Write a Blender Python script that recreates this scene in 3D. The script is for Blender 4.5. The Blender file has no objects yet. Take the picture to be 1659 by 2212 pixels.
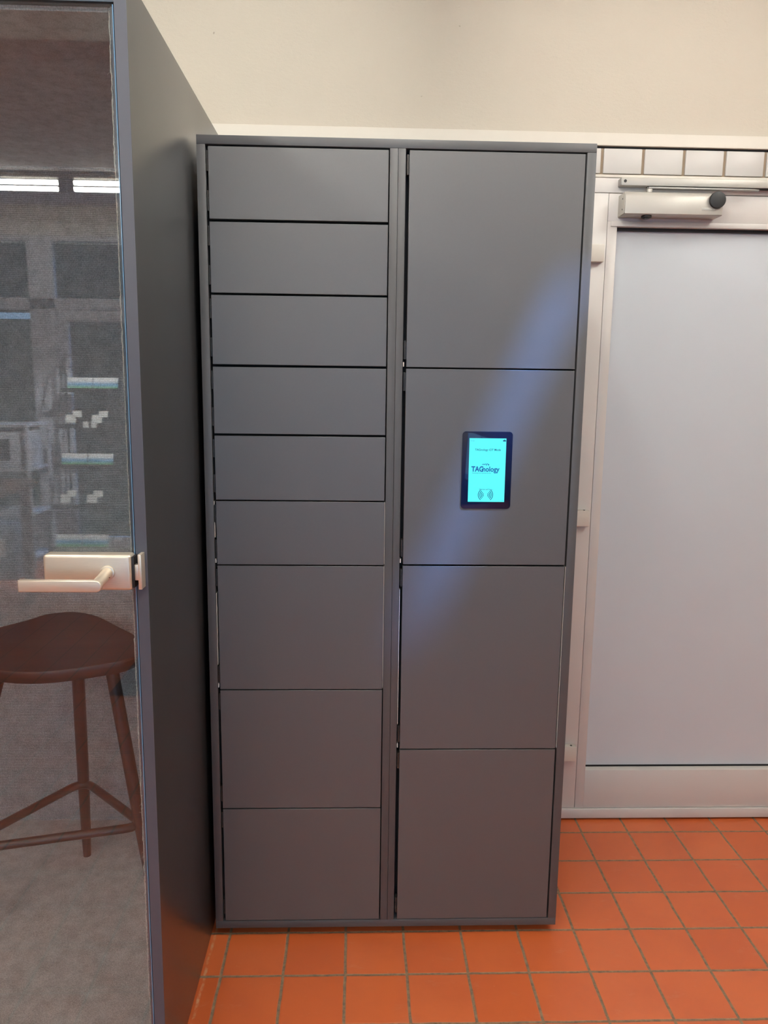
import bpy, bmesh, math, random
from mathutils import Vector, Matrix
random.seed(7)
sc = bpy.context.scene
COL = sc.collection

# ---------------------------------------------------------------- camera
cam_d = bpy.data.cameras.new('camera'); cam = bpy.data.objects.new('camera', cam_d); COL.objects.link(cam)
cam_d.sensor_fit = 'HORIZONTAL'; cam_d.sensor_width = 36.0; cam_d.lens = 36.0*1688.62/1659
cam_d.clip_start = 0.02
R = ((0.999405, 0.0337595, -0.0070659), (-0.0321416, 0.9858913, 0.1642721), (0.0125119, -0.1639473, 0.9863898))
m = Matrix.Identity(4)
for i in range(3):
    m[i][0] = R[i][0]; m[i][1] = R[i][2]; m[i][2] = -R[i][1]
m[0][3], m[1][3], m[2][3] = -0.7274, -2.28834, 1.42055
cam.matrix_world = m
sc.camera = cam

# ---------------------------------------------------------------- world, sun, exposure
sc.view_settings.view_transform = 'Standard'; sc.view_settings.look = 'None'
sc.view_settings.gamma = 1.0; sc.view_settings.exposure = 0.0
TUBE = 50.0          # brightness of the fluorescent tubes
w = bpy.data.worlds.new('world'); sc.world = w; w.use_nodes = True
bg = w.node_tree.nodes['Background']; bg.inputs[0].default_value = (0.36, 0.60, 1.0, 1); bg.inputs[1].default_value = 3.4
sund = bpy.data.lights.new('sun', 'SUN'); sund.energy = 12.0; sund.color = (0.12, 0.36, 1.0); sund.angle = math.radians(3.2)  # blue sun added to cast the diagonal band on the locker doors
sun = bpy.data.objects.new('sun', sund); COL.objects.link(sun)
SUN = Vector((-0.42, 0.50, -1.0)).normalized()      # direction of the added blue beam
sun.rotation_euler = (-SUN).to_track_quat('Z', 'Y').to_euler()

# ---------------------------------------------------------------- materials
def lin(c):
    return tuple(((v/255)/12.92 if v/255 <= 0.04045 else ((v/255+0.055)/1.055)**2.4) for v in c) + (1,)
class NT:
    def __init__(s, name):
        s.m = bpy.data.materials.new(name); s.m.use_nodes = True; s.t = s.m.node_tree
        s.b = s.t.nodes['Principled BSDF']; s.out = s.t.nodes['Material Output']
    def n(s, typ, **kw):
        nd = s.t.nodes.new(typ)
        for k, v in kw.items(): setattr(nd, k, v)
        return nd
    def l(s, a, b): s.t.links.new(a, b)
    def math(s, op, a, b=None, c=None):
        nd = s.n('ShaderNodeMath', operation=op)
        for i, v in enumerate((a, b, c)):
            if v is None: continue
            if isinstance(v, (int, float)): nd.inputs[i].default_value = v
            else: s.l(v, nd.inputs[i])
        return nd.outputs[0]
    def mix(s, f, a, b):
        nd = s.n('ShaderNodeMix', data_type='RGBA')
        for sock, v in ((nd.inputs[0], f), (nd.inputs[6], a), (nd.inputs[7], b)):
            if isinstance(v, (int, float)): sock.default_value = v
            elif isinstance(v, tuple): sock.default_value = v
            else: s.l(v, sock)
        return nd.outputs[2]
    def pos(s):
        return s.n('ShaderNodeNewGeometry').outputs['Position']
    def noise(s, scale, detail=3, rough=0.55, vec=None, sx=None):
        nz = s.n('ShaderNodeTexNoise'); nz.inputs['Scale'].default_value = scale
        nz.inputs['Detail'].default_value = detail; nz.inputs['Roughness'].default_value = rough
        v = vec if vec is not None else s.pos()
        if sx:
            mp = s.n('ShaderNodeMapping'); mp.inputs['Scale'].default_value = sx; s.l(v, mp.inputs[0]); v = mp.outputs[0]
        s.l(v, nz.inputs['Vector']); return nz.outputs['Fac']
    def ramp(s, f, lo, hi):
        mr = s.n('ShaderNodeMapRange'); mr.inputs[1].default_value = lo; mr.inputs[2].default_value = hi; s.l(f, mr.inputs[0]); mr.clamp = True
        return mr.outputs[0]
    def bump(s, h, strength, dist):
        b = s.n('ShaderNodeBump'); b.inputs['Strength'].default_value = strength; b.inputs['Distance'].default_value = dist
        s.l(h, b.inputs['Height']); s.l(b.outputs[0], s.b.inputs['Normal'])
def plain(name, rgb, rough=0.5, metal=0.0, var=0.06, vs=30, spec=0.5, sx=None, bump=0.0, bs=200, coat=0.0):
    k = NT(name); c = lin(rgb)
    k.b.inputs['Coat Weight'].default_value = coat; k.b.inputs['Coat Roughness'].default_value = 0.3
    f = k.noise(vs, 3, sx=sx)
    col = k.mix(f, tuple(v*(1-var) for v in c[:3])+(1,), tuple(min(1, v*(1+var)) for v in c[:3])+(1,))
    k.l(col, k.b.inputs['Base Color'])
    k.b.inputs['Roughness'].default_value = rough; k.b.inputs['Metallic'].default_value = metal
    k.b.inputs['Specular IOR Level'].default_value = spec
    if bump: k.bump(k.noise(bs, 2), bump, 0.0006)
    return k.m
def emit(name, rgb, strength):
    k = NT(name); k.b.inputs['Base Color'].default_value = (0, 0, 0, 1)
    k.b.inputs['Emission Color'].default_value = lin(rgb); k.b.inputs['Emission Strength'].default_value = strength
    return k.m
def glass(name, tint=(0.97, 0.985, 0.98, 1), ior=1.62):
    k = NT(name); k.t.nodes.remove(k.b)
    g = k.n('ShaderNodeNewGeometry'); fr = k.n('ShaderNodeFresnel')
    io = k.n('ShaderNodeMapRange'); io.inputs[3].default_value = ior; io.inputs[4].default_value = 1/ior
    k.l(g.outputs['Backfacing'], io.inputs[0]); k.l(io.outputs[0], fr.inputs['IOR'])
    tr = k.n('ShaderNodeBsdfTransparent'); tr.inputs[0].default_value = tint
    gl = k.n('ShaderNodeBsdfGlossy'); gl.inputs['Roughness'].default_value = 0.0
    mx = k.n('ShaderNodeMixShader'); k.l(fr.outputs[0], mx.inputs[0]); k.l(tr.outputs[0], mx.inputs[1]); k.l(gl.outputs[0], mx.inputs[2])
    k.l(mx.outputs[0], k.out.inputs[0]); return k.m

M = {}
M['locker'] = plain('locker_laminate', (85, 85, 86), 0.42, var=0.05, vs=260, bump=0.2, bs=1500, spec=1.0)
M['locker_edge'] = plain('locker_edge_band', (84, 84, 86), 0.42, var=0.03, vs=80)
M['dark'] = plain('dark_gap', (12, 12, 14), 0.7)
M['hinge'] = plain('hinge_steel', (78, 76, 74), 0.35, metal=0.6)
M['gap_light'] = plain('gap_light', (235, 228, 218), 0.5)
M['booth'] = plain('booth_anthracite', (46, 47, 49), 0.30, var=0.03, vs=200, spec=1.0, coat=0.28)
M['booth_frame'] = plain('booth_frame', (84, 87, 98), 0.4, var=0.03)
M['trim'] = plain('painted_trim', (206, 199, 188), 0.45, var=0.02)
M['door'] = plain('painted_door_metal', (205, 200, 195), 0.34, var=0.02, vs=6)
M['door_panel'] = plain('door_panel', (197, 203, 209), 0.26, var=0.02, vs=4)
M['tile'] = plain('glazed_wall_tile', (190, 186, 182), 0.4, var=0.03, vs=8)
M['grout_w'] = plain('wall_grout', (150, 132, 112), 0.9)
M['alu'] = plain('closer_aluminium', (176, 172, 165), 0.42, metal=0.3, var=0.03)
M['alu_dark'] = plain('arm_steel', (150, 148, 145), 0.4, metal=0.5)
M['black'] = plain('black_plastic', (28, 28, 30), 0.5)
M['steel'] = plain('brushed_steel', (226, 214, 196), 0.38, metal=0.7, var=0.08, vs=60, sx=(1, 1, 14))
M['wood_dark'] = plain('stool_stained_wood', (38, 22, 25), 0.42, var=0.25, vs=7, sx=(1, 4, 12))
M['stool_metal'] = plain('stool_painted_steel', (44, 32, 32), 0.3, var=0.05)
M['frame_grey'] = plain('partition_frame', (176, 176, 184), 0.4)
M['rack'] = plain('rack_steel', (40, 38, 36), 0.5)
M['wood'] = plain('table_wood', (150, 100, 66), 0.45, var=0.25, vs=5, sx=(1, 8, 1))
M['sky_block'] = plain('sky_block_green', (62, 72, 54), 0.9, var=0.6, vs=6)
M['pavement'] = plain('pavement', (150, 150, 152), 0.8)
M['mat'] = plain('bounce_mat', (58, 62, 66), 0.95, var=0.3, vs=90)
M['paper'] = plain('white_paper', (232, 230, 226), 0.6)
M['seal'] = plain('door_seal', (88, 94, 106), 0.4)
M['glass'] = glass('booth_glass')
M['pane'] = glass('window_glass', (0.9, 0.94, 0.92, 1), 1.5)
k = NT('glass_edge'); k.b.inputs['Base Color'].default_value = lin((110, 150, 185)); k.b.inputs['Roughness'].default_value = 0.15; M['glass_edge'] = k.m

def plaster():
    k = NT('wall_plaster'); p = k.pos()
    col = k.mix(k.noise(1.2, 4), lin((184, 175, 161)), lin((194, 185, 171)))
    sp = k.ramp(k.noise(55, 1), 0.80, 0.84)
    col = k.mix(sp, col, lin((160, 150, 138)))
    k.l(col, k.b.inputs['Base Color']); k.b.inputs['Roughness'].default_value = 0.75
    k.bump(k.noise(90, 5, 0.6, sx=(1, 1, 1.6)), 0.55, 0.0025); return k.m
M['plaster'] = plaster(); M['ceiling'] = plain('ceiling_paint', (236, 234, 230), 0.8, var=0.02)
def floor_mat():
    k = NT('terracotta_tiles'); p = k.pos(); sp = k.n('ShaderNodeSeparateXYZ')
    nz = k.n('ShaderNodeTexNoise'); nz.inputs['Scale'].default_value = 14; nz.inputs['Detail'].default_value = 2; k.l(p, nz.inputs['Vector'])
    off = k.n('ShaderNodeVectorMath', operation='MULTIPLY_ADD'); k.l(nz.outputs['Color'], off.inputs[0])
    off.inputs[1].default_value = (0.0045,)*3; k.l(p, off.inputs[2]); k.l(off.outputs[0], sp.inputs[0])
    T = 0.15
    def edge(a):
        q = k.math('MODULO', k.math('ADD', a, 15.0-0.00225), T)
        return k.math('MINIMUM', q, k.math('SUBTRACT', T, q))
    ex, ey = edge(sp.outputs[0]), edge(sp.outputs[1])
    d = k.math('MINIMUM', ex, ey)
    tile = k.ramp(d, 0.0026, 0.0042)
    # one random value per tile
    fx = k.math('FLOOR', k.math('DIVIDE', sp.outputs[0], T)); fy = k.math('FLOOR', k.math('DIVIDE', sp.outputs[1], T))
    cb = k.n('ShaderNodeCombineXYZ'); k.l(fx, cb.inputs[0]); k.l(fy, cb.inputs[1])
    wn = k.n('ShaderNodeTexWhiteNoise', noise_dimensions='2D'); k.l(cb.outputs[0], wn.inputs['Vector'])
    c1 = k.mix(wn.outputs['Value'], lin((202, 97, 48)), lin((211, 107, 58)))
    c1 = k.mix(k.ramp(k.noise(5, 4, 0.6), 0.45, 0.85), c1, lin((194, 92, 50)))
    c1 = k.mix(k.math('MULTIPLY', k.ramp(k.noise(9, 5, 0.7, sx=(1, 2.2, 1)), 0.6, 0.8), 0.35), c1, lin((214, 150, 120)))
    c1 = k.mix(k.ramp(k.noise(210, 1, 0.3), 0.845, 0.86), c1, lin((238, 214, 190)))
    ln = k.math('ABSOLUTE', k.math('ADD', sp.outputs[0], k.math('ADD', 1.0785, k.math('MULTIPLY', k.noise(7, 4, 0.8), 0.016))))
    ln = k.math('MULTIPLY', k.math('SUBTRACT', 1.0, k.ramp(ln, 0.0015, 0.0045)), k.ramp(k.noise(35, 3, 0.7), 0.42, 0.6))
    c1 = k.mix(k.math('MULTIPLY', ln, 0.6), c1, lin((214, 176, 136)))
    g = k.mix(k.ramp(k.noise(60, 4, 0.7), 0.35, 0.7), lin((104, 86, 68)), lin((160, 130, 96)))
    k.l(k.mix(tile, g, c1), k.b.inputs['Base Color'])
    k.b.inputs['Specular IOR Level'].default_value = 0.75
    mr = k.n('ShaderNodeMapRange'); mr.inputs[3].default_value = 0.85; mr.inputs[4].default_value = 0.30; k.l(tile, mr.inputs[0]); k.l(mr.outputs[0], k.b.inputs['Roughness'])
    h = k.math('ADD', k.ramp(d, 0.0010, 0.0052), k.math('MULTIPLY', k.noise(22, 3), 0.25))
    k.bump(h, 0.5, 0.0018); return k.m
M['floor'] = floor_mat()
def felt(name, rgb, ribs=True):
    k = NT(name); p = k.pos(); c = lin(rgb)
    a = k.noise(420, 3, 0.8, sx=(1, 1, 0.5)); b = k.noise(26, 4, 0.6)
    f = k.math('ADD', k.math('MULTIPLY', a, 0.72), k.math('MULTIPLY', b, 0.28))
    f = k.ramp(f, 0.33, 0.67)
    col = k.mix(f, tuple(v*0.5 for v in c[:3])+(1,), tuple(min(1, v*1.6) for v in c[:3])+(1,))
    k.b.inputs['Roughness'].default_value = 0.95; k.b.inputs['Specular IOR Level'].default_value = 0.15
    k.b.inputs['Sheen Weight'].default_value = 0.35; k.b.inputs['Sheen Roughness'].default_value = 0.6
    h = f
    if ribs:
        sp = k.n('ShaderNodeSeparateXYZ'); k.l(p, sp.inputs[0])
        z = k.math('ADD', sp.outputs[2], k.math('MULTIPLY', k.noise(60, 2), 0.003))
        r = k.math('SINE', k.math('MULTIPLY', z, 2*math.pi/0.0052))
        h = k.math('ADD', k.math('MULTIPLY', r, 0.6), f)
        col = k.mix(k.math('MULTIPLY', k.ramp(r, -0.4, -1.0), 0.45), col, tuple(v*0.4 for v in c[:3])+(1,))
    k.l(col, k.b.inputs['Base Color'])
    k.bump(h, 0.9, 0.0015); return k.m
M['felt'] = felt('ribbed_felt', (186, 188, 190)); M['carpet'] = felt('booth_carpet', (200, 199, 198), False)
M['felt_edge'] = felt('felt_cut_edge', (190, 188, 182), False)
M['tube'] = emit('lit_tube', (250, 249, 240), TUBE)
M['screen'] = emit('lit_screen', (88, 248, 252), 1.05)
k = NT('screen_glass'); k.b.inputs['Base Color'].default_value = lin((15, 26, 50)); k.b.inputs['Roughness'].default_value = 0.04
k.b.inputs['Specular IOR Level'].default_value = 0.5; M['bezel'] = k.m
M['ink'] = emit('screen_ink', (10, 96, 140), 0.9); M['ink_blue'] = emit('screen_ink_blue', (6, 92, 170), 1.0)
M['ink_pale'] = emit('screen_ink_pale', (70, 200, 214), 1.0)
def leaflet():
    k = NT('printed_leaflet'); tc = k.n('ShaderNodeTexCoord'); sp = k.n('ShaderNodeSeparateXYZ'); k.l(tc.outputs['Generated'], sp.inputs[0])
    z = sp.outputs[2]
    c = k.mix(k.ramp(z, 0.1, 0.45), lin((130, 200, 70)), lin((110, 170, 215)))
    c = k.mix(k.ramp(z, 0.5, 0.75), c, lin((240, 240, 240)))
    k.l(c, k.b.inputs['Base Color']); return k.m
M['leaflet'] = leaflet()

# ---------------------------------------------------------------- helpers
def add_box(bm, x0, x1, y0, y1, z0, z1, bev=0.0, seg=2):
    r = bmesh.ops.create_cube(bm, size=1.0)
    vs = r['verts']
    for v in vs:
        v.co = Vector((x0 if v.co.x < 0 else x1, y0 if v.co.y < 0 else y1, z0 if v.co.z < 0 else z1))
    if bev > 0:
        es = list({e for v in vs for e in v.link_edges})
        bmesh.ops.bevel(bm, geom=es, offset=bev, segments=seg, affect='EDGES', profile=0.5)
def add_prism(bm, pts, axis, a, b, bev=0.0, seg=2):
    """closed outline pts (2-D) swept along an axis from a to b"""
    def P(q, t):
        return {'x': (t, q[0], q[1]), 'y': (q[0], t, q[1]), 'z': (q[0], q[1], t)}[axis]
    lo = [bm.verts.new(P(q, a)) for q in pts]; hi = [bm.verts.new(P(q, b)) for q in pts]
    fs = [bm.faces.new(lo[::-1]), bm.faces.new(hi)]
    n = len(pts)
    for i in range(n): fs.append(bm.faces.new((lo[i], lo[(i+1) % n], hi[(i+1) % n], hi[i])))
    bmesh.ops.recalc_face_normals(bm, faces=fs)
    if bev:
        es = list({e for f in fs[:2] for e in f.edges})
        bmesh.ops.bevel(bm, geom=es, offset=bev, segments=seg, affect='EDGES', profile=0.5)
def add_tube(bm, pts, rad, n=14, closed=False, flat=1.0):
    """round tube along a path; rad is a number or one per point"""
    pts = [Vector(p) for p in pts]; N = len(pts); rings = []
    rr = rad if isinstance(rad, (list, tuple)) else [rad]*N
    prev = None
    for i, p in enumerate(pts):
        if closed: d = pts[(i+1) % N]-pts[i-1]
        else: d = pts[min(i+1, N-1)]-pts[max(i-1, 0)]
        d.normalize()
        u = prev if prev is not None else (Vector((0, 0, 1)) if abs(d.z) < 0.9 else Vector((1, 0, 0)))
        s = d.cross(u).normalized(); u = s.cross(d).normalized(); prev = u
        rings.append([bm.verts.new(p+(s*math.cos(2*math.pi*j/n)*flat+u*math.sin(2*math.pi*j/n))*rr[i]) for j in range(n)])
    fs = []
    for i in range(N if closed else N-1):
        a, b = rings[i], rings[(i+1) % N]
        for j in range(n): fs.append(bm.faces.new((a[j], a[(j+1) % n], b[(j+1) % n], b[j])))
    if not closed: fs.append(bm.faces.new(rings[0][::-1])); fs.append(bm.faces.new(rings[-1]))
    bmesh.ops.recalc_face_normals(bm, faces=fs)
def obj(name, bm, mat, parent=None, smooth=False, origin=None):
    me = bpy.data.meshes.new(name)
    if origin is not None:
        bmesh.ops.translate(bm, verts=bm.verts, vec=-Vector(origin))
    bm.to_mesh(me); bm.free(); me.materials.append(M[mat] if isinstance(mat, str) else mat)
    o = bpy.data.objects.new(name, me); COL.objects.link(o)
    if smooth:
        for p in me.polygons:
            ed = min((me.vertices[a].co-me.vertices[b].co).length for a, b in p.edge_keys)
            p.use_smooth = not (max(abs(v) for v in p.normal) > 0.99999 and ed > 0.007)
        try: me.set_sharp_from_angle(angle=math.radians(38))
        except Exception: pass
    if origin is not None: o.location = origin
    if parent is not None:
        o.parent = parent
        if origin is None:
            o.matrix_parent_inverse = parent_inv(parent)
        else:
            o.matrix_parent_inverse = parent_inv(parent)
    return o
def parent_inv(p):
    mm = Matrix.Identity(4); chain = []
    while p is not None: chain.append(p); p = p.parent
    for q in reversed(chain):
        mm = mm @ (q.matrix_parent_inverse if q.parent else Matrix.Identity(4)) @ Matrix.LocRotScale(q.location, q.rotation_euler, q.scale)
    return mm.inverted()
def box(name, mat, x0, x1, y0, y1, z0, z1, bev=0.0, parent=None, seg=2):
    bm = bmesh.new(); add_box(bm, x0, x1, y0, y1, z0, z1, bev, seg); return obj(name, bm, mat, parent, smooth=bev > 0)
def thing(name, label, cat, loc, group=None):
    o = bpy.data.objects.new(name, None); COL.objects.link(o); o.location = loc; o.empty_display_size = 0.1
    return tag(o, label, cat, group)
def tag(o, label, cat, group=None):
    o['label'] = label; o['category'] = cat
    if group: o['group'] = group
    return o
def struct(o, label=None):
    o['kind'] = 'structure'
    if label: o['label'] = label
    return o
def cyl_y(bm, cx, cz, r, y0, y1, n=48, bev=0.0):
    add_prism(bm, [(cx+r*math.cos(2*math.pi*i/n), cz+r*math.sin(2*math.pi*i/n)) for i in range(n)], 'y', y0, y1, bev)
def cyl_z(bm, cx, cy, r, z0, z1, n=40, bev=0.0):
    add_prism(bm, [(cx+r*math.cos(2*math.pi*i/n), cy+r*math.sin(2*math.pi*i/n)) for i in range(n)], 'z', z0, z1, bev)
def rrect(x0, x1, z0, z1, r, n=8):
    pts = []
    for cx, cz, a0 in ((x1-r, z1-r, 0), (x0+r, z1-r, 90), (x0+r, z0+r, 180), (x1-r, z0+r, 270)):
        for i in range(n+1):
            a = math.radians(a0+90*i/n); pts.append((cx+r*math.cos(a), cz+r*math.sin(a)))
    return pts
def text(name, body, mat, x, z, y, size, parent, align='CENTER', sx=1.0, ext=0.0001, shear=0.0, offset=0.0):
    """lettering standing in a plane facing -Y"""
    cu = bpy.data.curves.new(name, 'FONT'); cu.body = body; cu.size = size; cu.align_x = align; cu.extrude = ext; cu.shear = shear; cu.offset = offset
    t = bpy.data.objects.new(name+'_tmp', cu); COL.objects.link(t)
    dg = bpy.context.evaluated_depsgraph_get(); dg.update()
    me = bpy.data.meshes.new_from_object(t.evaluated_get(dg)); bpy.data.objects.remove(t); bpy.data.curves.remove(cu)
    me.transform(Matrix.Translation((x, y, z)) @ Matrix.Rotation(math.pi/2, 4, 'X') @ Matrix.Diagonal((sx, 1, 1, 1)))
    me.name = name; me.materials.clear(); me.materials.append(M[mat])
    o = bpy.data.objects.new(name, me); COL.objects.link(o)
    if parent: o.parent = parent; o.matrix_parent_inverse = parent_inv(parent)
    return o

YW = 0.0785      # front of the door frame and the trim
YP = YW+.016     # face of the plaster
XL, XR, YF, ZC = -4.6, 2.4, -6.0, 2.74
# ---------------------------------------------------------------- room
bm = bmesh.new(); add_box(bm, XL-.1, XR+.1, YF-.1, YW+.2, -0.12, 0.0); struct(obj('floor', bm, 'floor'), 'floor of square terracotta tiles with grey-brown grout')
# ceiling with an added slit that shapes the sun into the locker's blue band
KX0, KX1, KY0, KY1 = 0.155, 0.275, -1.42, -1.00
bm = bmesh.new()
for b in ((XL-.1, KX0, YF-.1, YW+.2), (KX1, XR+.1, YF-.1, YW+.2), (KX0, KX1, YF-.1, KY0), (KX0, KX1, KY1, YW+.2)): add_box(bm, *b, ZC, ZC+.03)
struct(obj('ceiling', bm, 'ceiling'))
bm = bmesh.new(); add_box(bm, XL-.1, XR+.1, YP, YW+.2, 2.0125, ZC); add_box(bm, XL-.1, -.16, YP, YW+.2, 0.0, 2.0125); add_box(bm, 1.13, XR+.1, YP, YW+.2, 0.0, 2.0125); struct(obj('wall_back', bm, 'plaster'), 'cream plastered wall above the locker')
bm = bmesh.new(); add_box(bm, XL-.1, XL, YF-.1, YP, 0, ZC); struct(obj('wall_left', bm, 'plaster'))
bm = bmesh.new()
add_box(bm, XR, XR+.1, YF-.1, YP, 0, ZC)
struct(obj('wall_right', bm, 'plaster'))

# ceiling step across the room (seen mirrored in the booth door)
bm = bmesh.new(); add_box(bm, XL, XR, -2.72, -2.536, 2.58, ZC, 0.003); struct(obj('trim_4', bm, 'ceiling'), 'white painted ceiling beam')
# board trim with a bright ledge
bm = bmesh.new(); add_box(bm, XL, XR, YW, YP, 2.0990, 2.1335, 0.0015); struct(obj('trim_1', bm, 'trim'), 'cream painted board running along the wall behind the locker')
box_ = bmesh.new(); add_box(box_, XL, XR, YW+.010, YP, 2.0930, 2.0988); struct(obj('trim_shadow', box_, 'dark'))  # dark strip standing in for the shadow line under the board
# band of wall tiles
bm = bmesh.new(); add_box(bm, XL, XR, YW+.008, YP, 2.0225, 2.0930); o = obj('trim_2', bm, 'grout_w'); struct(o, 'row of white glazed tiles above the door')
bm = bmesh.new(); P = 0.1196; x = 0.0905-P*12
while x < XR-P: add_box(bm, x+.0042, x+P-.0042, YW+.002, YW+.010, 2.0240, 2.0922, 0.0022, 2); x += P
obj('tile_row', bm, 'tile', o, smooth=True)
bm = bmesh.new(); add_box(bm, -0.32, 1.13, YW-.002, YP, 2.0120, 2.0205, 0.002); struct(obj('trim_3', bm, 'trim'))

# ---------------------------------------------------------------- metal door on the right
LX = -0.0040; PX = 0.0247; DXR = 0.98; PXR = DXR-.03
dr = struct(bpy.data.objects.new('door_1', None), 'light grey metal door with a wide flush panel'); COL.objects.link(dr); dr.location = (0.45, YW, 0)
DB = YW+.060
YD = YW   # front of frame and leaf stile
bm = bmesh.new()
add_box(bm, -0.16, LX-.001, YD+.0005, DB, 0.0402, 1.9695, 0.001)
add_box(bm, DXR+.002, DXR+.15, YD+.0005, DB, 0.0402, 1.9695, 0.001)
add_box(bm, -0.16, DXR+.15, YD+.0005, DB, 1.9712, 2.0115, 0.001)
obj('door_frame', bm, 'door', dr, smooth=True)
bm = bmesh.new(); add_box(bm, -0.30, 1.16, YD-.008, YP-.001, 0.007, 0.0390, 0.002)
obj('threshold', bm, 'door', dr, smooth=True)
box('threshold_gap', 'dark', -0.3, 1.16, YD+.006, YP-.001, 0.0, 0.0075, parent=dr)
bm = bmesh.new()
add_box(bm, LX, PX, YD, DB, 0.0404, 1.8917, 0.0006)
add_box(bm, PXR, DXR, YD, DB, 0.0404, 1.8766, 0.0010)
add_box(bm, LX, DXR, YD, DB, 1.8918, 1.9688, 0.0010)
add_box(bm, PX, PXR, YD, DB, 0.0404, 0.1730, 0.0008)
leaf = obj('door_leaf', bm, 'door', dr, smooth=True)
bm = bmesh.new(); add_box(bm, 0.0052, DXR-.02, YD-.003, YD+.02, 1.8775, 1.8915, 0.0008); add_box(bm, PX, PXR, YD+.019, DB, 1.8775, 1.8918)
obj('glazing_bead', bm, 'door', leaf, smooth=True)
box('bottom_gasket', 'dark', PX, PXR, YD+.0255, YD+.0280, 0.1728, 0.1790, parent=leaf)
box('top_gasket', 'black', PX-.001, PXR, YD+.0180, YD+.0280, 1.8690, 1.8777, parent=leaf)
bm = bmesh.new(); add_box(bm, PX-.0005, PXR, YD+.0270, DB-.002, 0.1728, 1.8778); obj('door_panel', bm, 'door_panel', dr)
for z0, z1 in ((1.7745, 1.8235), (0.9895, 1.0385), (0.2155, 0.2650)):
    bm = bmesh.new(); add_box(bm, -0.105, -0.0150, YD-.022, YD, z0, z1, 0.0012); obj('door_hinge', bm, 'trim', dr, smooth=True)
    bm = bmesh.new(); cyl_z(bm, -0.030, YD-.011, .0035, z1-.0005, z1+.0012, 16); obj('hinge_pin', bm, 'black', dr)
# ---------------------------------------------------------------- door closer
dc = thing('door_closer', 'silver overhead door closer with a round black disc above the grey metal door', 'door closer', (0.165, YD, 1.90))
bm = bmesh.new()
prof = [(YD, 1.9010), (0.0220, 1.9010), (0.0195, 1.903), (0.0185, 1.915), (0.0185, 1.935), (0.0205, 1.950), (0.0245, 1.9600), (0.028, 1.9625), (YD, 1.9625)]
add_prism(bm, prof, 'x', 0.0255, 0.3065, 0.0008)
obj('closer_body', bm, 'alu', dc, smooth=True)
bm = bmesh.new(); add_prism(bm, [(YD-.003+(q[0]-YD)*.9, 1.932+(q[1]-1.932)*.96) for q in prof], 'x', 0.0235, 0.0256, 0.0006)
ec = obj('end_cap', bm, 'alu', dc, smooth=True)
for zz in (1.9455, 1.9165):
    bm = bmesh.new(); n = 16
    add_prism(bm, [(0.0385+.0022*math.cos(2*math.pi*i/n), zz+.0022*math.sin(2*math.pi*i/n)) for i in range(n)], 'x', 0.0228, 0.0237); obj('screw', bm, 'black', ec)
bm = bmesh.new(); cyl_y(bm, 0.2875, 1.9420, 0.0228, 0.0095, 0.0190, 56, 0.0012); obj('indicator_disc', bm, 'black', dc, smooth=True)['label'] = 'round black disc'
bm = bmesh.new(); add_prism(bm, rrect(0.2460, 0.2845, 1.9135, 1.9210, 0.0012), 'y', 0.0178, 0.0192, 0.0003); bp = obj('name_badge', bm, 'alu', dc, smooth=True)
text('badge_lettering', 'OEHSOR', 'alu_dark', 0.2655, 1.9150, 0.0177, 0.0072, bp, sx=1.05)
bm = bmesh.new(); cyl_z(bm, 0.0950, 0.0400, 0.0145, 1.8955, 1.9012, 40, 0.001); cyl_z(bm, 0.0950, 0.0400, 0.0090, 1.8925, 1.8960, 40, 0.0008); obj('valve_knob', bm, 'black', dc, smooth=True)
bm = bmesh.new(); cyl_z(bm, 0.1000, 0.0400, 0.0080, 1.9620, 1.9735, 32, 0.001); cyl_z(bm, 0.1000, 0.0400, 0.0058, 1.9730, 1.9790, 32, 0.001); obj('spindle', bm, 'alu', dc, smooth=True)
bm = bmesh.new()
add_prism(bm, [(0.0955, 0.0320), (0.40, 0.0345), (0.418, 0.0400), (0.418, 0.0460), (0.0955, 0.0480), (0.092, 0.040)], 'z', 1.9735, 1.9785, 0.0008)
obj('closer_arm', bm, 'alu_dark', dc, smooth=True)
bm = bmesh.new(); add_box(bm, 0.0215, 0.62, YD-.030, YD, 1.9850, 2.0065, 0.0012); tr = obj('slide_track', bm, 'alu', dc, smooth=True)
bm = bmesh.new(); add_box(bm, 0.0195, 0.0218, YD-.029, YD-.001, 1.9860, 2.0055, 0.0005); obj('track_end_cap', bm, 'alu_dark', tr, smooth=True)
bm = bmesh.new(); cyl_y(bm, 0.0310, 1.9965, 0.0042, YD-.0312, YD-.0298, 28); obj('track_screw', bm, 'black', tr, smooth=True)
bm = bmesh.new(); add_box(bm, 0.10, 0.60, YD-.024, YD-.008, 1.9835, 1.9852); obj('track_slot', bm, 'dark', tr)

# ---------------------------------------------------------------- parcel locker
X0, X1, Y0, YB, Z0, Z1 = -1.0856, -0.2013, -0.4593, 0.050, 0.0225, 1.9485
lk = thing('parcel_locker', 'tall dark grey parcel locker with fourteen-part flush doors and a lit touch screen', 'locker', ((X0+X1)/2, -0.2, 0))
lk['label'] = 'tall dark grey parcel locker with two columns of flush doors and a lit touch screen'
T_ = 0.0190
box('top_panel', 'locker_edge', X0, X1, Y0, YB, Z1-T_, Z1, 0.0008, lk)
box('bottom_panel', 'locker_edge', X0, X1, Y0, YB, Z0, Z0+.0195, 0.0008, lk)
box('side_panel', 'locker_edge', X0, X0+T_, Y0, YB, Z0+.0196, Z1-T_-.0002, 0.0006, lk)
box('side_panel', 'locker_edge', X1-T_-.0015, X1, Y0, YB, Z0+.0196, Z1-T_-.0002, 0.0006, lk)
box('center_panel', 'locker_edge', -0.6615, -0.6434, Y0, YB, Z0+.0196, Z1-T_-.0002, 0.0006, lk)
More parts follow.
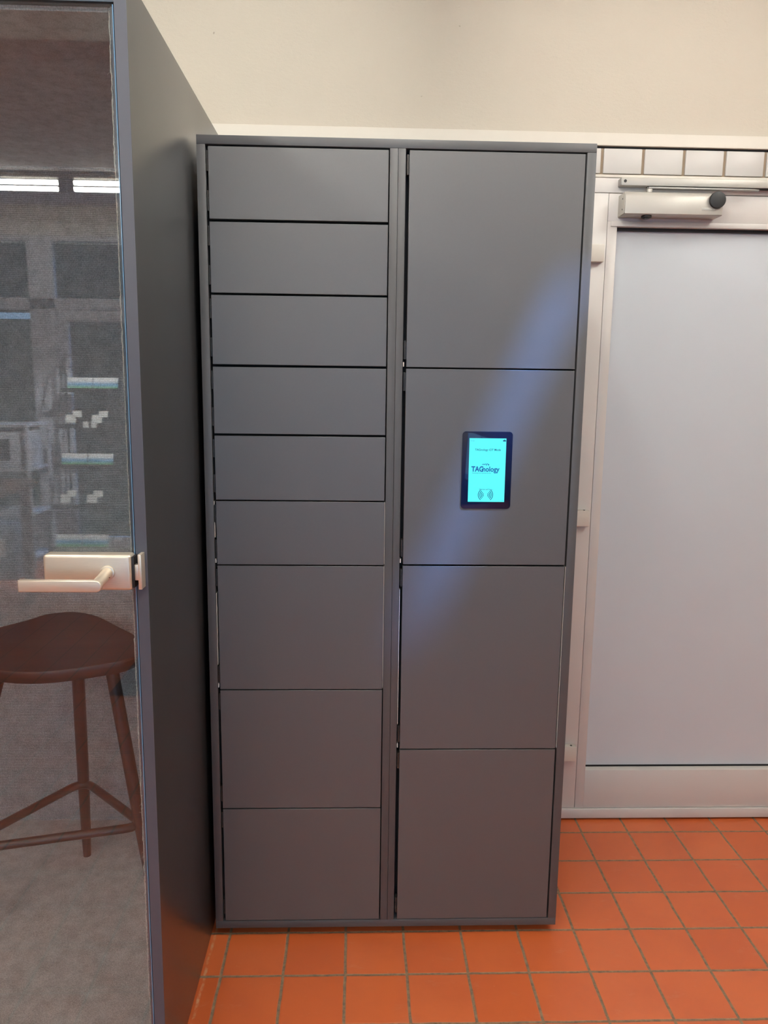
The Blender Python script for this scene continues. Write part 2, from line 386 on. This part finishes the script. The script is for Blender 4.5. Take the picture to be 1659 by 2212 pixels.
box('center_panel', 'locker_edge', -0.6428, -0.6262, Y0, YB, Z0+.0196, Z1-T_-.0002, 0.0006, lk)
box('back_panel', 'dark', X0+T_, X1-T_, Y0+.030, YB, Z0+.02, Z1-T_, 0, lk)
box('plinth', 'dark', X0+.02, X1-.018, Y0+.030, YB-.02, 0.0, Z0, 0, lk)
DY0, DY1 = Y0+.0005, Y0+.019
LEFT = [1.9255, 1.7705, 1.6122, 1.4533, 1.2956, 1.1412, 0.9853, 0.6717, 0.3563, 0.0440]
GL = [0.0056, 0.0046, 0.0052, 0.0048, 0.0030, 0.0030, 0.0026, 0.0028, 0.0]
RIGHT = [1.9262, 1.4536, 0.9870, 0.5143, 0.0436]
def locker_door(xa, xb, zt, zb, gap, xh):
    d = box('door', 'locker', xa, xb, DY0, DY1, zb+gap/2, zt, 0.0007, lk, 1)
    for zh in ((zt-.0085, zt-.0510), (zb+gap/2+.0600, zb+gap/2+.0175)):
        bm = bmesh.new(); add_box(bm, xh, xa+.0003, DY0+.0035, DY1, zh[1], zh[0], 0.0006, 1)
        add_tube(bm, [((xh+xa)/2, DY0+.0040, zh[1]), ((xh+xa)/2, DY0+.0040, zh[0])], 0.0019, 12)
        for q in (0.33, 0.66):
            zq = zh[1]+(zh[0]-zh[1])*q; add_box(bm, xh+.0002, xa, DY0+.0018, DY0+.0040, zq-.0004, zq+.0004)
        obj('hinge', bm, 'hinge', d, smooth=True)
    return d
for i in range(9):
    g = GL[i]; zt = LEFT[i]-(GL[i-1]/2 if i else 0)
    xa = -1.0622+(0.0005*i if i < 4 else 0.0012)
    locker_door(-1.0608, -0.6640, zt, LEFT[i+1]+(0.0 if i == 8 else 0), g, -1.0660)
GR = [0.0034, 0.0042, 0.0030, 0.0]
for i in range(4):
    zt = RIGHT[i]-(GR[i-1]/2 if i else 0)
    locker_door(-0.6180, -0.2272+0.0015, zt, RIGHT[i+1], GR[i], -0.6238)
# pale strips standing in for light through the gaps beside some doors
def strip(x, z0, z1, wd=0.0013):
    s = box('gap_light_strip', 'gap_light', x, x+wd, Y0+.0035, Y0+.020, z0, z1, 0, lk); s['label'] = 'thin pale strip standing in for light in the door gap'
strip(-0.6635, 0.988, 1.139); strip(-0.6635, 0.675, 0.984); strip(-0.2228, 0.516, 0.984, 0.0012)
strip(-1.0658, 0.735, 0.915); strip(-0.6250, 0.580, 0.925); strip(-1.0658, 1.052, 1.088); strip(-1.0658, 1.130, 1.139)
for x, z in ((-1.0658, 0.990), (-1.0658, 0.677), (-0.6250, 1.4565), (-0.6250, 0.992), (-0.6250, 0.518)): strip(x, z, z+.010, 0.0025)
# touch screen set into the second door of the right column
bm = bmesh.new(); add_prism(bm, rrect(-0.4830, -0.3645, 1.1264, 1.3092, 0.0085), 'y', Y0-.0022, Y0+.0045, 0.0006)
bz = obj('display_bezel', bm, 'bezel', lk, smooth=True); bz['label'] = 'black glass surround of the touch screen'
bm = bmesh.new(); add_box(bm, -0.4664, -0.3797, Y0-.0030, Y0-.0021, 1.1430, 1.2936); ds = obj('display_screen', bm, 'screen', bz); ds['label'] = 'lit cyan screen'
SY = Y0-.0032; SX = -0.4235
text('screen_heading', 'TAGnology iOT Mode', 'ink', SX+.001, 1.2645, SY, 0.0068, bz, sx=0.97, offset=0.00008)
text('screen_logo', 'TAG', 'ink_blue', -0.4600, 1.2155, SY, 0.0170, bz, align='LEFT', sx=0.84, offset=0.0006)
text('screen_logo', 'nology', 'ink_blue', -0.4340, 1.2155, SY, 0.0165, bz, align='LEFT', sx=0.90, offset=0.0004)
text('screen_tagline', 'Trusted Ideas and Customised Services', 'ink', -0.4585, 1.2105, SY, 0.0032, bz, align='LEFT', sx=0.88)
text('screen_hint', 'Warten auf Scan...', 'ink', SX, 1.1715, SY, 0.0046, bz)
text('screen_clock', '09:58', 'ink_pale', -0.4640, 1.2860, SY, 0.0040, bz, align='LEFT')
text('screen_version', 'v 1.4.28', 'ink_pale', -0.3815, 1.1455, SY, 0.0036, bz, align='RIGHT')
def arc_strip(bm, cx, cz, r, wd, a0, a1, n=20):
    pts = [(cx+(r+wd)*math.cos(math.radians(a0+(a1-a0)*i/n)), cz+(r+wd)*math.sin(math.radians(a0+(a1-a0)*i/n))) for i in range(n+1)]
    pts += [(cx+r*math.cos(math.radians(a1-(a1-a0)*i/n)), cz+r*math.sin(math.radians(a1-(a1-a0)*i/n))) for i in range(n+1)]
    add_prism(bm, pts, 'y', SY-.00005, SY+.0003)
bm = bmesh.new()
for s, a0, a1 in ((1, -52, 52), (-1, 128, 232)):
    for r in (0.0035, 0.0072, 0.0108, 0.0145): arc_strip(bm, SX-.0012+s*0.0020, 1.1598, r, 0.0015, a0, a1)
obj('scan_symbol', bm, 'ink', bz)
bm = bmesh.new()
for r, cx, cz in ((0.0016, -0.3862, 1.2880), (0.0023, -0.3840, 1.2886), (0.0015, -0.3818, 1.2880)):
    add_prism(bm, [(cx+r*math.cos(2*math.pi*i/20), cz+r*math.sin(2*math.pi*i/20)) for i in range(20)], 'y', SY-.00005+r*.01, SY+.0003)
obj('cloud_symbol', bm, 'ink', bz)
bm = bmesh.new()
for cx, cz in ((-0.4325, 1.2300), (-0.4275, 1.2304), (-0.4225, 1.2308)): arc_strip(bm, cx, cz, 0.0020, 0.0013, 20 if cx < -.43 else -30, 150, 12)
add_prism(bm, [(-0.4215, 1.2325), (-0.4170, 1.2322), (-0.4215, 1.2305)], 'y', SY-.00005, SY+.0003)
obj('logo_swirl', bm, 'ink_blue', bz)

# ---------------------------------------------------------------- glass-fronted booth
BX, BF, BH = -1.0990, -0.923, 2.0542
BL = -2.12; BBK = 0.064
bt = thing('phone_booth', 'anthracite booth with a glass door and grey felt lining left of the locker', 'booth', ((BX+BL)/2, -0.43, 0))
S = 0.0200
box('side_panel', 'booth', BX-S+.001, BX, BF+.0008, BBK, 0.0, BH, 0.0008, bt)
box('side_panel', 'booth', BL, BL+S, BF+.0008, BBK, 0.0, BH, 0.0008, bt)
box('roof_panel', 'booth', BL+S+.0005, BX-S, BF, BBK, BH-.046, BH, 0.0008, bt)
box('rear_panel', 'booth', BL+S, BX-S, BBK-.012, BBK-.0005, 0.0, BH-.047, 0, bt)
box('base_panel', 'booth', BL+S, BX-S, BF+.012, BBK-.013, 0.0, 0.020, 0, bt)
fr = box('front_frame', 'booth_frame', BX-S, BX-.0001, BF, BF+.0006, 0.0, BH, 0, bt)
fr['label'] = 'blue-grey front edge of the booth wall'
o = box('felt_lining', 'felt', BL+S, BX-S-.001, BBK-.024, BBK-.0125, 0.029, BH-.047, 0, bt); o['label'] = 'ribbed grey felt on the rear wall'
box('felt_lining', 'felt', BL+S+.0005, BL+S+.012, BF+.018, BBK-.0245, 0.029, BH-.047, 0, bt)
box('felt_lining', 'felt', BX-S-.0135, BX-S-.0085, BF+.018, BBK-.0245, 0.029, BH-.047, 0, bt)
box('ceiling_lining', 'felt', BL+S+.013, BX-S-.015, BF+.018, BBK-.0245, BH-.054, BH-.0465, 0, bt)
# fluffy cut edge of the lining beside the door
bm = bmesh.new(); z = 0.031; pts = []
while z < BH-.05:
    pts.append((BX-S-.0122+random.uniform(-.0008, .0006), BF+.0160+random.uniform(-.0005, .0005), z)); z += random.uniform(.004, .011)
add_tube(bm, pts, [random.uniform(.0009, .0019) for _ in pts], 6)
for _ in range(70):
    p = Vector(random.choice(pts)); L = random.uniform(.002, .006)
    add_tube(bm, [p, p+Vector((-L*.7, -.0006, random.uniform(-.003, .003))), p+Vector((-L, -.001, random.uniform(-.005, .005)))], 0.00022, 4)
o = obj('felt_cut_edge', bm, 'felt_edge', bt, smooth=True); o['label'] = 'frayed pale edge of the felt'
bm = bmesh.new(); add_box(bm, BX-S-.0095, BX-S-.0005, BF+.013, BBK-.03, 0.021, BH-.047); obj('door_jamb', bm, 'seal', bt)
box('carpet', 'carpet', BL+S+.0005, BX-S-.001, BF+.014, BBK-.0245, 0.0202, 0.0300, 0, bt)
# glass door
gx0, gx1 = BL+S+.003, BX-S-.0030
gd = box('glass_door', 'glass', gx0, gx1, BF+.0005, BF+.0085, 0.006, BH-.049, 0, bt); gd['label'] = 'clear glass door'
ge = box('glass_edge', 'glass_edge', gx1+.0001, gx1+.0016, BF+.0007, BF+.0083, 0.006, BH-.049, 0, gd)
bm = bmesh.new(); add_box(bm, -1.2705, -1.1195, BF-.0300, BF+.0002, 1.0560, 1.1195, 0.0055, 4)
lc = obj('lock_case', bm, 'steel', gd, smooth=True); lc['label'] = 'brushed steel lock case'
bm = bmesh.new(); add_box(bm, -1.1196, -1.1155, BF-.0265, BF-.0010, 1.0600, 1.1155, 0.0008); obj('latch_cover', bm, 'black', gd, smooth=True)
bm = bmesh.new(); add_box(bm, -1.1160, -1.1085, BF-.0235, BF-.0085, 1.0730, 1.1010, 0.0008); obj('latch_bolt', bm, 'steel', gd, smooth=True)
bm = bmesh.new()
HX, HZ, HY = -1.1600, 1.0885, -0.953
cyl_y(bm, HX, HZ, 0.0125, HY-.0040, HY+.0005, 48, 0.0008)
NX, NZ = -1.1625, 1.0835
add_tube(bm, [(HX, HY-.001, HZ), (HX-.0005, HY-.008, HZ-.0008), (NX, HY-.020, NZ), (NX-.001, HY-.040, NZ-.003), (NX-.002, HY-.050, NZ-.005)], [.0098, .0095, .0093, .0093, .0090], 28)
yl = HY-.050
add_prism(bm, [(-1.2915, 1.0690), (-1.2905, 1.0678)]+[(-1.1640+.0101*math.cos(a), 1.0779+.0101*math.sin(a)) for a in [math.radians(t) for t in range(-90, 91, 12)]]+[(-1.2905, 1.0880), (-1.2915, 1.0868)],
          'y', yl-.0055, yl+.0055, 0.0018, 3)
hd = obj('lever_handle', bm, 'steel', gd, smooth=True); hd['label'] = 'brushed steel lever handle'
bm = bmesh.new(); cyl_y(bm, HX+.0068, HZ-.0050, 0.0011, HY-.0170, HY-.0120, 12); obj('grub_screw', bm, 'black', lc)
bm = bmesh.new(); add_box(bm, -1.1095, -1.1035, BF-.0240, BF-.0001, 1.0565, 1.1190, 0.0007)
sp_ = obj('strike_plate', bm, 'steel', bt, smooth=True); sp_['label'] = 'brushed steel strike plate'

# ---------------------------------------------------------------- stool inside the booth
st = thing('bar_stool', 'dark brown stained wooden bar stool with saddle seat and foot ring inside the booth', 'stool', (-1.50, -0.36, 0.03))
out = [(-1.640, -.182), (-1.605, -.140), (-1.548, -.120), (-1.492, -.132), (-1.444, -.163), (-1.372, -.234), (-1.312, -.303), (-1.276, -.372),
       (-1.262, -.430), (-1.268, -.458), (-1.296, -.480), (-1.350, -.494), (-1.410, -.510), (-1.480, -.522), (-1.560, -.520), (-1.650, -.500), (-1.728, -.465), (-1.765, -.410), (-1.745, -.340), (-1.695, -.250)]
out = [(x_+.002, y_+.020) for x_, y_ in out]
cxs = sum(p[0] for p in out)/len(out); cys = sum(p[1] for p in out)/len(out)
bm = bmesh.new(); rings = []
def smoothloop(p, n=3):
    res = []
    N = len(p)
    for i in range(N):
        p0, p1, p2, p3 = [Vector(p[(i+j) % N]+(0,)) for j in (-1, 0, 1, 2)]
        for t in [j/n for j in range(n)]:
            q = 0.5*((2*p1)+(-p0+p2)*t+(2*p0-5*p1+4*p2-p3)*t*t+(-p0+3*p1-3*p2+p3)*t**3); res.append((q.x, q.y))
    return res
so = smoothloop(out, 4)
def seat_z(x_, y_, k_):
    u = (x_-cxs)/.24; v = (y_-cys)/.23
    return 0.742+0.016*u*u*k_+0.020*max(0, v)**2*k_-0.010*max(0, -v)*k_
layers = [(0.0, 0, 'top'), (0.35, 0, 'top'), (0.7, 0, 'top'), (0.9, 0, 'top'), (0.985, -.001, 'top'), (1.0, -.006, 'top'), (0.99, -.020, 'top'), (0.94, -.034, 'top'), (0.80, -.040, 'top'), (0.4, -.042, 'top')]
prev = None; first = None
for s_, dz, _ in layers:
    if s_ == 0.0:
        first = bm.verts.new((cxs, cys, seat_z(cxs, cys, 1))); continue
    ring = []
    for x_, y_ in so:
        px, py = cxs+(x_-cxs)*s_, cys+(y_-cys)*s_
        ring.append(bm.verts.new((px, py, seat_z(px, py, 1)+dz)))
    n = len(ring)
    for i in range(n):
        if prev is None: bm.faces.new((first, ring[i], ring[(i+1) % n]))
        else: bm.faces.new((prev[i], ring[i], ring[(i+1) % n], prev[(i+1) % n]))
    prev = ring
bm.faces.new(prev[::-1]); bmesh.ops.recalc_face_normals(bm, faces=bm.faces)
seat = obj('seat', bm, 'wood_dark', st, smooth=True); seat['label'] = 'wide saddle-shaped wooden seat'
legs = [((-1.452, -.325, .715), (-1.519, -.148, .030)), ((-1.342, -.400, .715), (-1.232, -.455, .030)), ((-1.598, -.440, .715), (-1.745, -.600, .030))]
for a, b in legs:
    a, b = Vector(a), Vector(b); bm = bmesh.new()
    L = [a.lerp(b, t) for t in (0, .06, .3, .6, .85, 1)]
    add_tube(bm, L, [.0165, .0162, .0160, .0155, .0135, .0110], 24)
    lg = obj('leg', bm, 'wood_dark', st, smooth=True)
def on(leg, z_):
    a, b = Vector(leg[0]), Vector(leg[1]); t = (a.z-z_)/(a.z-b.z); return a.lerp(b, t)
C3 = [on(l, .297) for l in legs]
cen = sum(C3, Vector())/3
C3 = [p+(p-cen).normalized()*.012 for p in C3]
path = []
for i in range(3):
    a, p, b = C3[i-1], C3[i], C3[(i+1) % 3]
    d0 = (a-p).normalized()*.055; d1 = (b-p).normalized()*.055
    for t in [j/8 for j in range(9)]:
        q = (p+d0)*(1-t)**2+p*2*t*(1-t)*0.7+(p+d0*.0)*0
        path.append((p+d0)*(1-t)**2+(p)*2*t*(1-t)+(p+d1)*t*t)
bm = bmesh.new(); add_tube(bm, path, 0.0112, 16, closed=True); obj('foot_ring', bm, 'stool_metal', st, smooth=True)

# ---------------------------------------------------------------- ceiling lamps
def lamp(name_loc, rot, label, hung=False):
    t = thing('ceiling_lamp', label, 'lamp', name_loc, 'twin tube ceiling lamps')
    t.rotation_euler = (0, 0, rot)
    def part(nm, bm, mt, par):
        me = bpy.data.meshes.new(nm); bm.to_mesh(me); bm.free(); me.materials.append(M[mt]); o = bpy.data.objects.new(nm, me); COL.objects.link(o); o.parent = par
        for p in me.polygons: p.use_smooth = len(p.vertices) == 4 and mt == 'tube'
        return o
    bm = bmesh.new(); add_box(bm, -.792, .792, -.030, .030, -.036, 0, .003); h = part('lamp_housing', bm, 'trim', t)
    if hung:
        for sx in (-.6, .6):
            bm = bmesh.new(); add_tube(bm, [(sx, 0, 0), (sx, 0, ZC-name_loc[2])], .004, 8); part('hanging_rod', bm, 'alu_dark', t)
    for sx in (-1, 1):
        bm = bmesh.new(); add_box(bm, sx*.765-.02, sx*.765+.02, -.016, .016, -.120, -.030, .003); part('lamp_socket', bm, 'alu_dark', t)
    for tz in (-.062, -.102):
        bm = bmesh.new(); add_tube(bm, [(-.745, 0, tz), (.745, 0, tz)], 0.0150, 16); part('tube', bm, 'tube', t)
    return t
lamp((0.80, -1.18, 2.60), math.pi/2, 'white twin tube lamp hanging before the metal door', True)
lamp((-0.50, -1.25, 2.60), math.pi/2, 'unseen twin tube lamp added to brighten the top of the parcel locker', True)  # unseen lamp added so the locker is brighter towards its top
lamp((-1.80, -1.25, 2.60), math.pi/2, 'white twin tube lamp hanging before the booth', True)
lamp((-0.90, -4.20, 2.60), math.pi/2, 'unseen twin tube lamp added to light the leaflet rack', True)  # unseen lamp added for more light on the leaflets
lamp((-1.847, -5.00, ZC), 0, 'white twin tube lamp mirrored at the right of the booth door')
lamp((-3.436, -5.00, ZC), 0, 'white twin tube lamp mirrored at the left of the booth door')
bm = bmesh.new(); cyl_z(bm, -1.80, -3.02, .066, ZC-.030, ZC, 40, .006); tag(obj('smoke_detector', bm, 'rack', smooth=True), 'round smoke detector on the ceiling mirrored high in the booth door', 'smoke detector')

# ---------------------------------------------------------------- glazed front behind the viewer (mirrored in the booth door)
bm = bmesh.new(); add_box(bm, XL, XR, YF-.1, YF, 2.516, ZC)
add_box(bm, -2.0, -1.40, YF-.1, YF, 0, 2.516); add_box(bm, 0.60, XR, YF-.1, YF, 0, 2.516)
struct(obj('wall_front', bm, 'plaster'))
w1 = struct(bpy.data.objects.new('window_1', None)); COL.objects.link(w1); w1.location = (-3.0, YF, 0)
bm = bmesh.new()
for b in ((XL, -2.0, 2.475, 2.516), (XL, -2.0, 1.955, 2.042), (-3.333, -3.262, 0.02, 2.475), (-3.258, -3.198, 0.02, 2.475), (-3.194, -3.130, 0.02, 2.475), (XL, -3.33, 0.0, .35), (-3.13, -2.0, 0, .12), (-2.10, -2.0, .12, 2.475),
          (-3.118, -3.040, .12, 1.950), (-3.04, -2.10, 1.862, 1.950)):
    add_box(bm, b[0], b[1], YF-.05, YF, b[2], b[3], .003)
obj('window_frame', bm, 'frame_grey', w1, smooth=True)
box('pane', 'pane', XL, -2.0, YF-.030, YF-.024, 0.02, 2.50, 0, w1)
w2 = struct(bpy.data.objects.new('window_2', None)); COL.objects.link(w2); w2.location = (-0.4, YF, 0)
bm = bmesh.new()
for b in ((-1.40, -1.34, .0, 2.516), (0.54, 0.60, .0, 2.516), (-.43, -.37, .06, 2.45), (-1.34, .54, .0, .06), (-1.34, .54, 2.45, 2.516)): add_box(bm, b[0], b[1], YF-.05, YF, b[2], b[3], .003)
obj('window_frame', bm, 'frame_grey', w2, smooth=True)
box('pane', 'pane', -1.34, .54, YF-.030, YF-.024, .06, 2.45, 0, w2)
def sky_block(x0, x1, z0, z1, label):  # dark boxes added to limit daylight, spaced to leave slits of sky
    bm = bmesh.new(); add_box(bm, x0, x1, -8.5, -8.0, z0, z1, .02); tag(obj('sky_block', bm, 'sky_block'), label, 'sky_block')
sky_block(-6.5, -3.735, -.6, 2.02, 'dark green box added outside the glazed front to limit daylight, left of the gap')
sky_block(-3.700, -1.75, -.6, 3.6, 'taller dark green box added outside the glazed front to limit daylight, right of the gap')
sky_block(-6.5, -3.735, 2.12, 3.6, 'dark green box added outside to block the sky above the lower box')
bm = bmesh.new(); add_box(bm, -8, 4, -12, YF-.1, -.7, -.6); struct(obj('terrain', bm, 'pavement'))

# leaflet rack
rk = thing('leaflet_rack', 'dark stepped leaflet rack mirrored in the booth door', 'rack', (-2.80, -5.62, 0))
bm = bmesh.new()
for xx in (-3.03, -2.56):
    add_tube(bm, [(xx, -5.86, 0), (xx, -5.86, 1.60)], .009, 8); add_tube(bm, [(xx, -5.30, .01), (xx, -5.83, 1.58)], .007, 8)
add_tube(bm, [(-3.03, -5.86, 1.60), (-2.56, -5.86, 1.60)], .009, 8)
obj('rack_frame', bm, 'rack', rk, smooth=True)
TIER = [(-5.80, 1.325, .100), (-5.70, 1.050, .110), (-5.60, 0.752, .095), (-5.50, 0.455, .115), (-5.40, 0.152, .100)]
for ty, tz, th in TIER:
    bm = bmesh.new(); add_box(bm, -3.03, -2.56, ty-.06, ty+.03, tz-.012, tz-.002); add_box(bm, -3.03, -2.56, ty+.026, ty+.030, tz-.012, tz+.02); obj('rack_shelf', bm, 'rack', rk)
names = ['top', 'second', 'third', 'fourth', 'bottom']
for i, (ty, tz, th) in enumerate(TIER):
    for j, (xa, xb) in enumerate(((-3.00, -2.81), (-2.80, -2.61))):
        bm = bmesh.new(); add_box(bm, xa, xb, -.003, .003, 0, th+.005)
        if i in (1, 3): bm.free(); bm = bmesh.new(); add_box(bm, xa+.01, xa+.085, -.004, .002, .03, .095); add_box(bm, xa+.06, xa+.13, .003, .005, .075, .125)
        o = obj('leaflet', bm, 'paper' if i in (1, 3) else 'leaflet'); o.location = (0, ty, tz); o.rotation_euler = (math.radians(16), 0, 0)
        kind = 'white label leaflet' if i in (1, 3) else 'landscape leaflet printed green and blue'
        tag(o, '%s in the %s tier of the rack, %s side' % (kind, names[i], 'left' if j == 0 else 'right'), 'leaflet', 'leaflets in the rack')
for j, xa in enumerate((-2.845, -2.785)):
    bm = bmesh.new(); add_box(bm, xa, xa+.042, -5.672, -5.669, 1.045, 1.092); tag(obj('business_card', bm, 'paper'), 'small white card in the second tier of the rack, %s one' % ('left' if j == 0 else 'right'), 'card', 'cards in the rack')
# shelf unit, oven, table, bin
sh = thing('shelf_unit', 'light grey metal shelf unit mirrored at the left of the booth door', 'shelf', (-3.6, -5.3, 0))
for xx in (-3.165, -4.15):
    for yy in (-5.40, -5.80):
        bm = bmesh.new(); add_box(bm, xx-.012, xx+.012, yy-.012, yy+.012, 0, 1.09, .002); obj('post', bm, 'frame_grey', sh)
for zz in (1.080, .751, .415, .08):
    bm = bmesh.new(); add_box(bm, -4.15, -3.165, -5.80, -5.395, zz-.022, zz, .002); obj('shelf', bm, 'frame_grey', sh)
ov = thing('microwave', 'grey microwave oven on the metal shelf unit', 'microwave', (-3.5, -5.6, .752))
box('casing', 'frame_grey', -3.80, -3.20, -5.78, -5.42, .755, 1.03, .008, ov); box('oven_window', 'dark', -3.70, -3.30, -5.42, -5.412, .82, .97, .003, ov)
tb = thing('wooden_table', 'brown wooden table mirrored at the left edge of the booth door', 'table', (-3.3, -4.0, 0))
box('tabletop', 'wood', -3.95, -2.745, -4.50, -3.45, .745, .795, .004, tb)
for xx, yy in ((-2.80, -4.44), (-2.80, -3.51), (-3.89, -4.44), (-3.89, -3.51)): box('leg', 'wood', xx-.025, xx+.025, yy-.025, yy+.025, 0, .745, .002, tb)
bn = thing('storage_box', 'grey storage box with a white label under the metal shelf', 'box', (-3.3, -5.1, 0))
box('box_body', 'seal', -3.48, -3.13, -5.36, -5.02, 0, .40, .02, bn); box('box_label', 'paper', -3.36, -3.20, -5.02, -5.018, .17, .30, 0, bn)

# unseen dark mat added behind the viewer to cut red bounce off the floor
bm = bmesh.new(); add_box(bm, -1.85, XR-.05, YF+.05, -2.95, 0.0, .012, .004, 1); tag(obj('bounce_mat', bm, 'mat'), 'unseen dark grey mat added to cut red bounce off the floor', 'mat')
# unseen spotlight added on the ceiling to brighten the leaflets
sl = thing('rack_fill_light', 'unseen white spotlight added to brighten the leaflet rack', 'spotlight', (-1.45, -4.30, ZC))
bm = bmesh.new(); cyl_z(bm, -1.45, -4.30, .045, ZC-.02, ZC, 32, .003); obj('mounting_plate', bm, 'trim', sl, smooth=True)
dv = (Vector((-2.80, -5.6, 0.75))-Vector((-1.45, -4.30, ZC-.09))).normalized()
bm = bmesh.new(); c0 = Vector((-1.45, -4.30, ZC-.09)); add_tube(bm, [(-1.45, -4.30, ZC-.02), c0], .008, 10); add_tube(bm, [c0-dv*.05, c0+dv*.06], .032, 24)
obj('lamp_head', bm, 'trim', sl, smooth=True)
sd = bpy.data.lights.new('spot', 'SPOT'); sd.energy = 900; sd.color = (0.95, 1.0, 1.0); sd.spot_size = math.radians(46); sd.spot_blend = 0.5; sd.shadow_soft_size = 0.02
so_ = bpy.data.objects.new('spot_beam', sd); COL.objects.link(so_); so_.location = c0+dv*.085; so_.rotation_euler = (-dv).to_track_quat('Z', 'Y').to_euler()
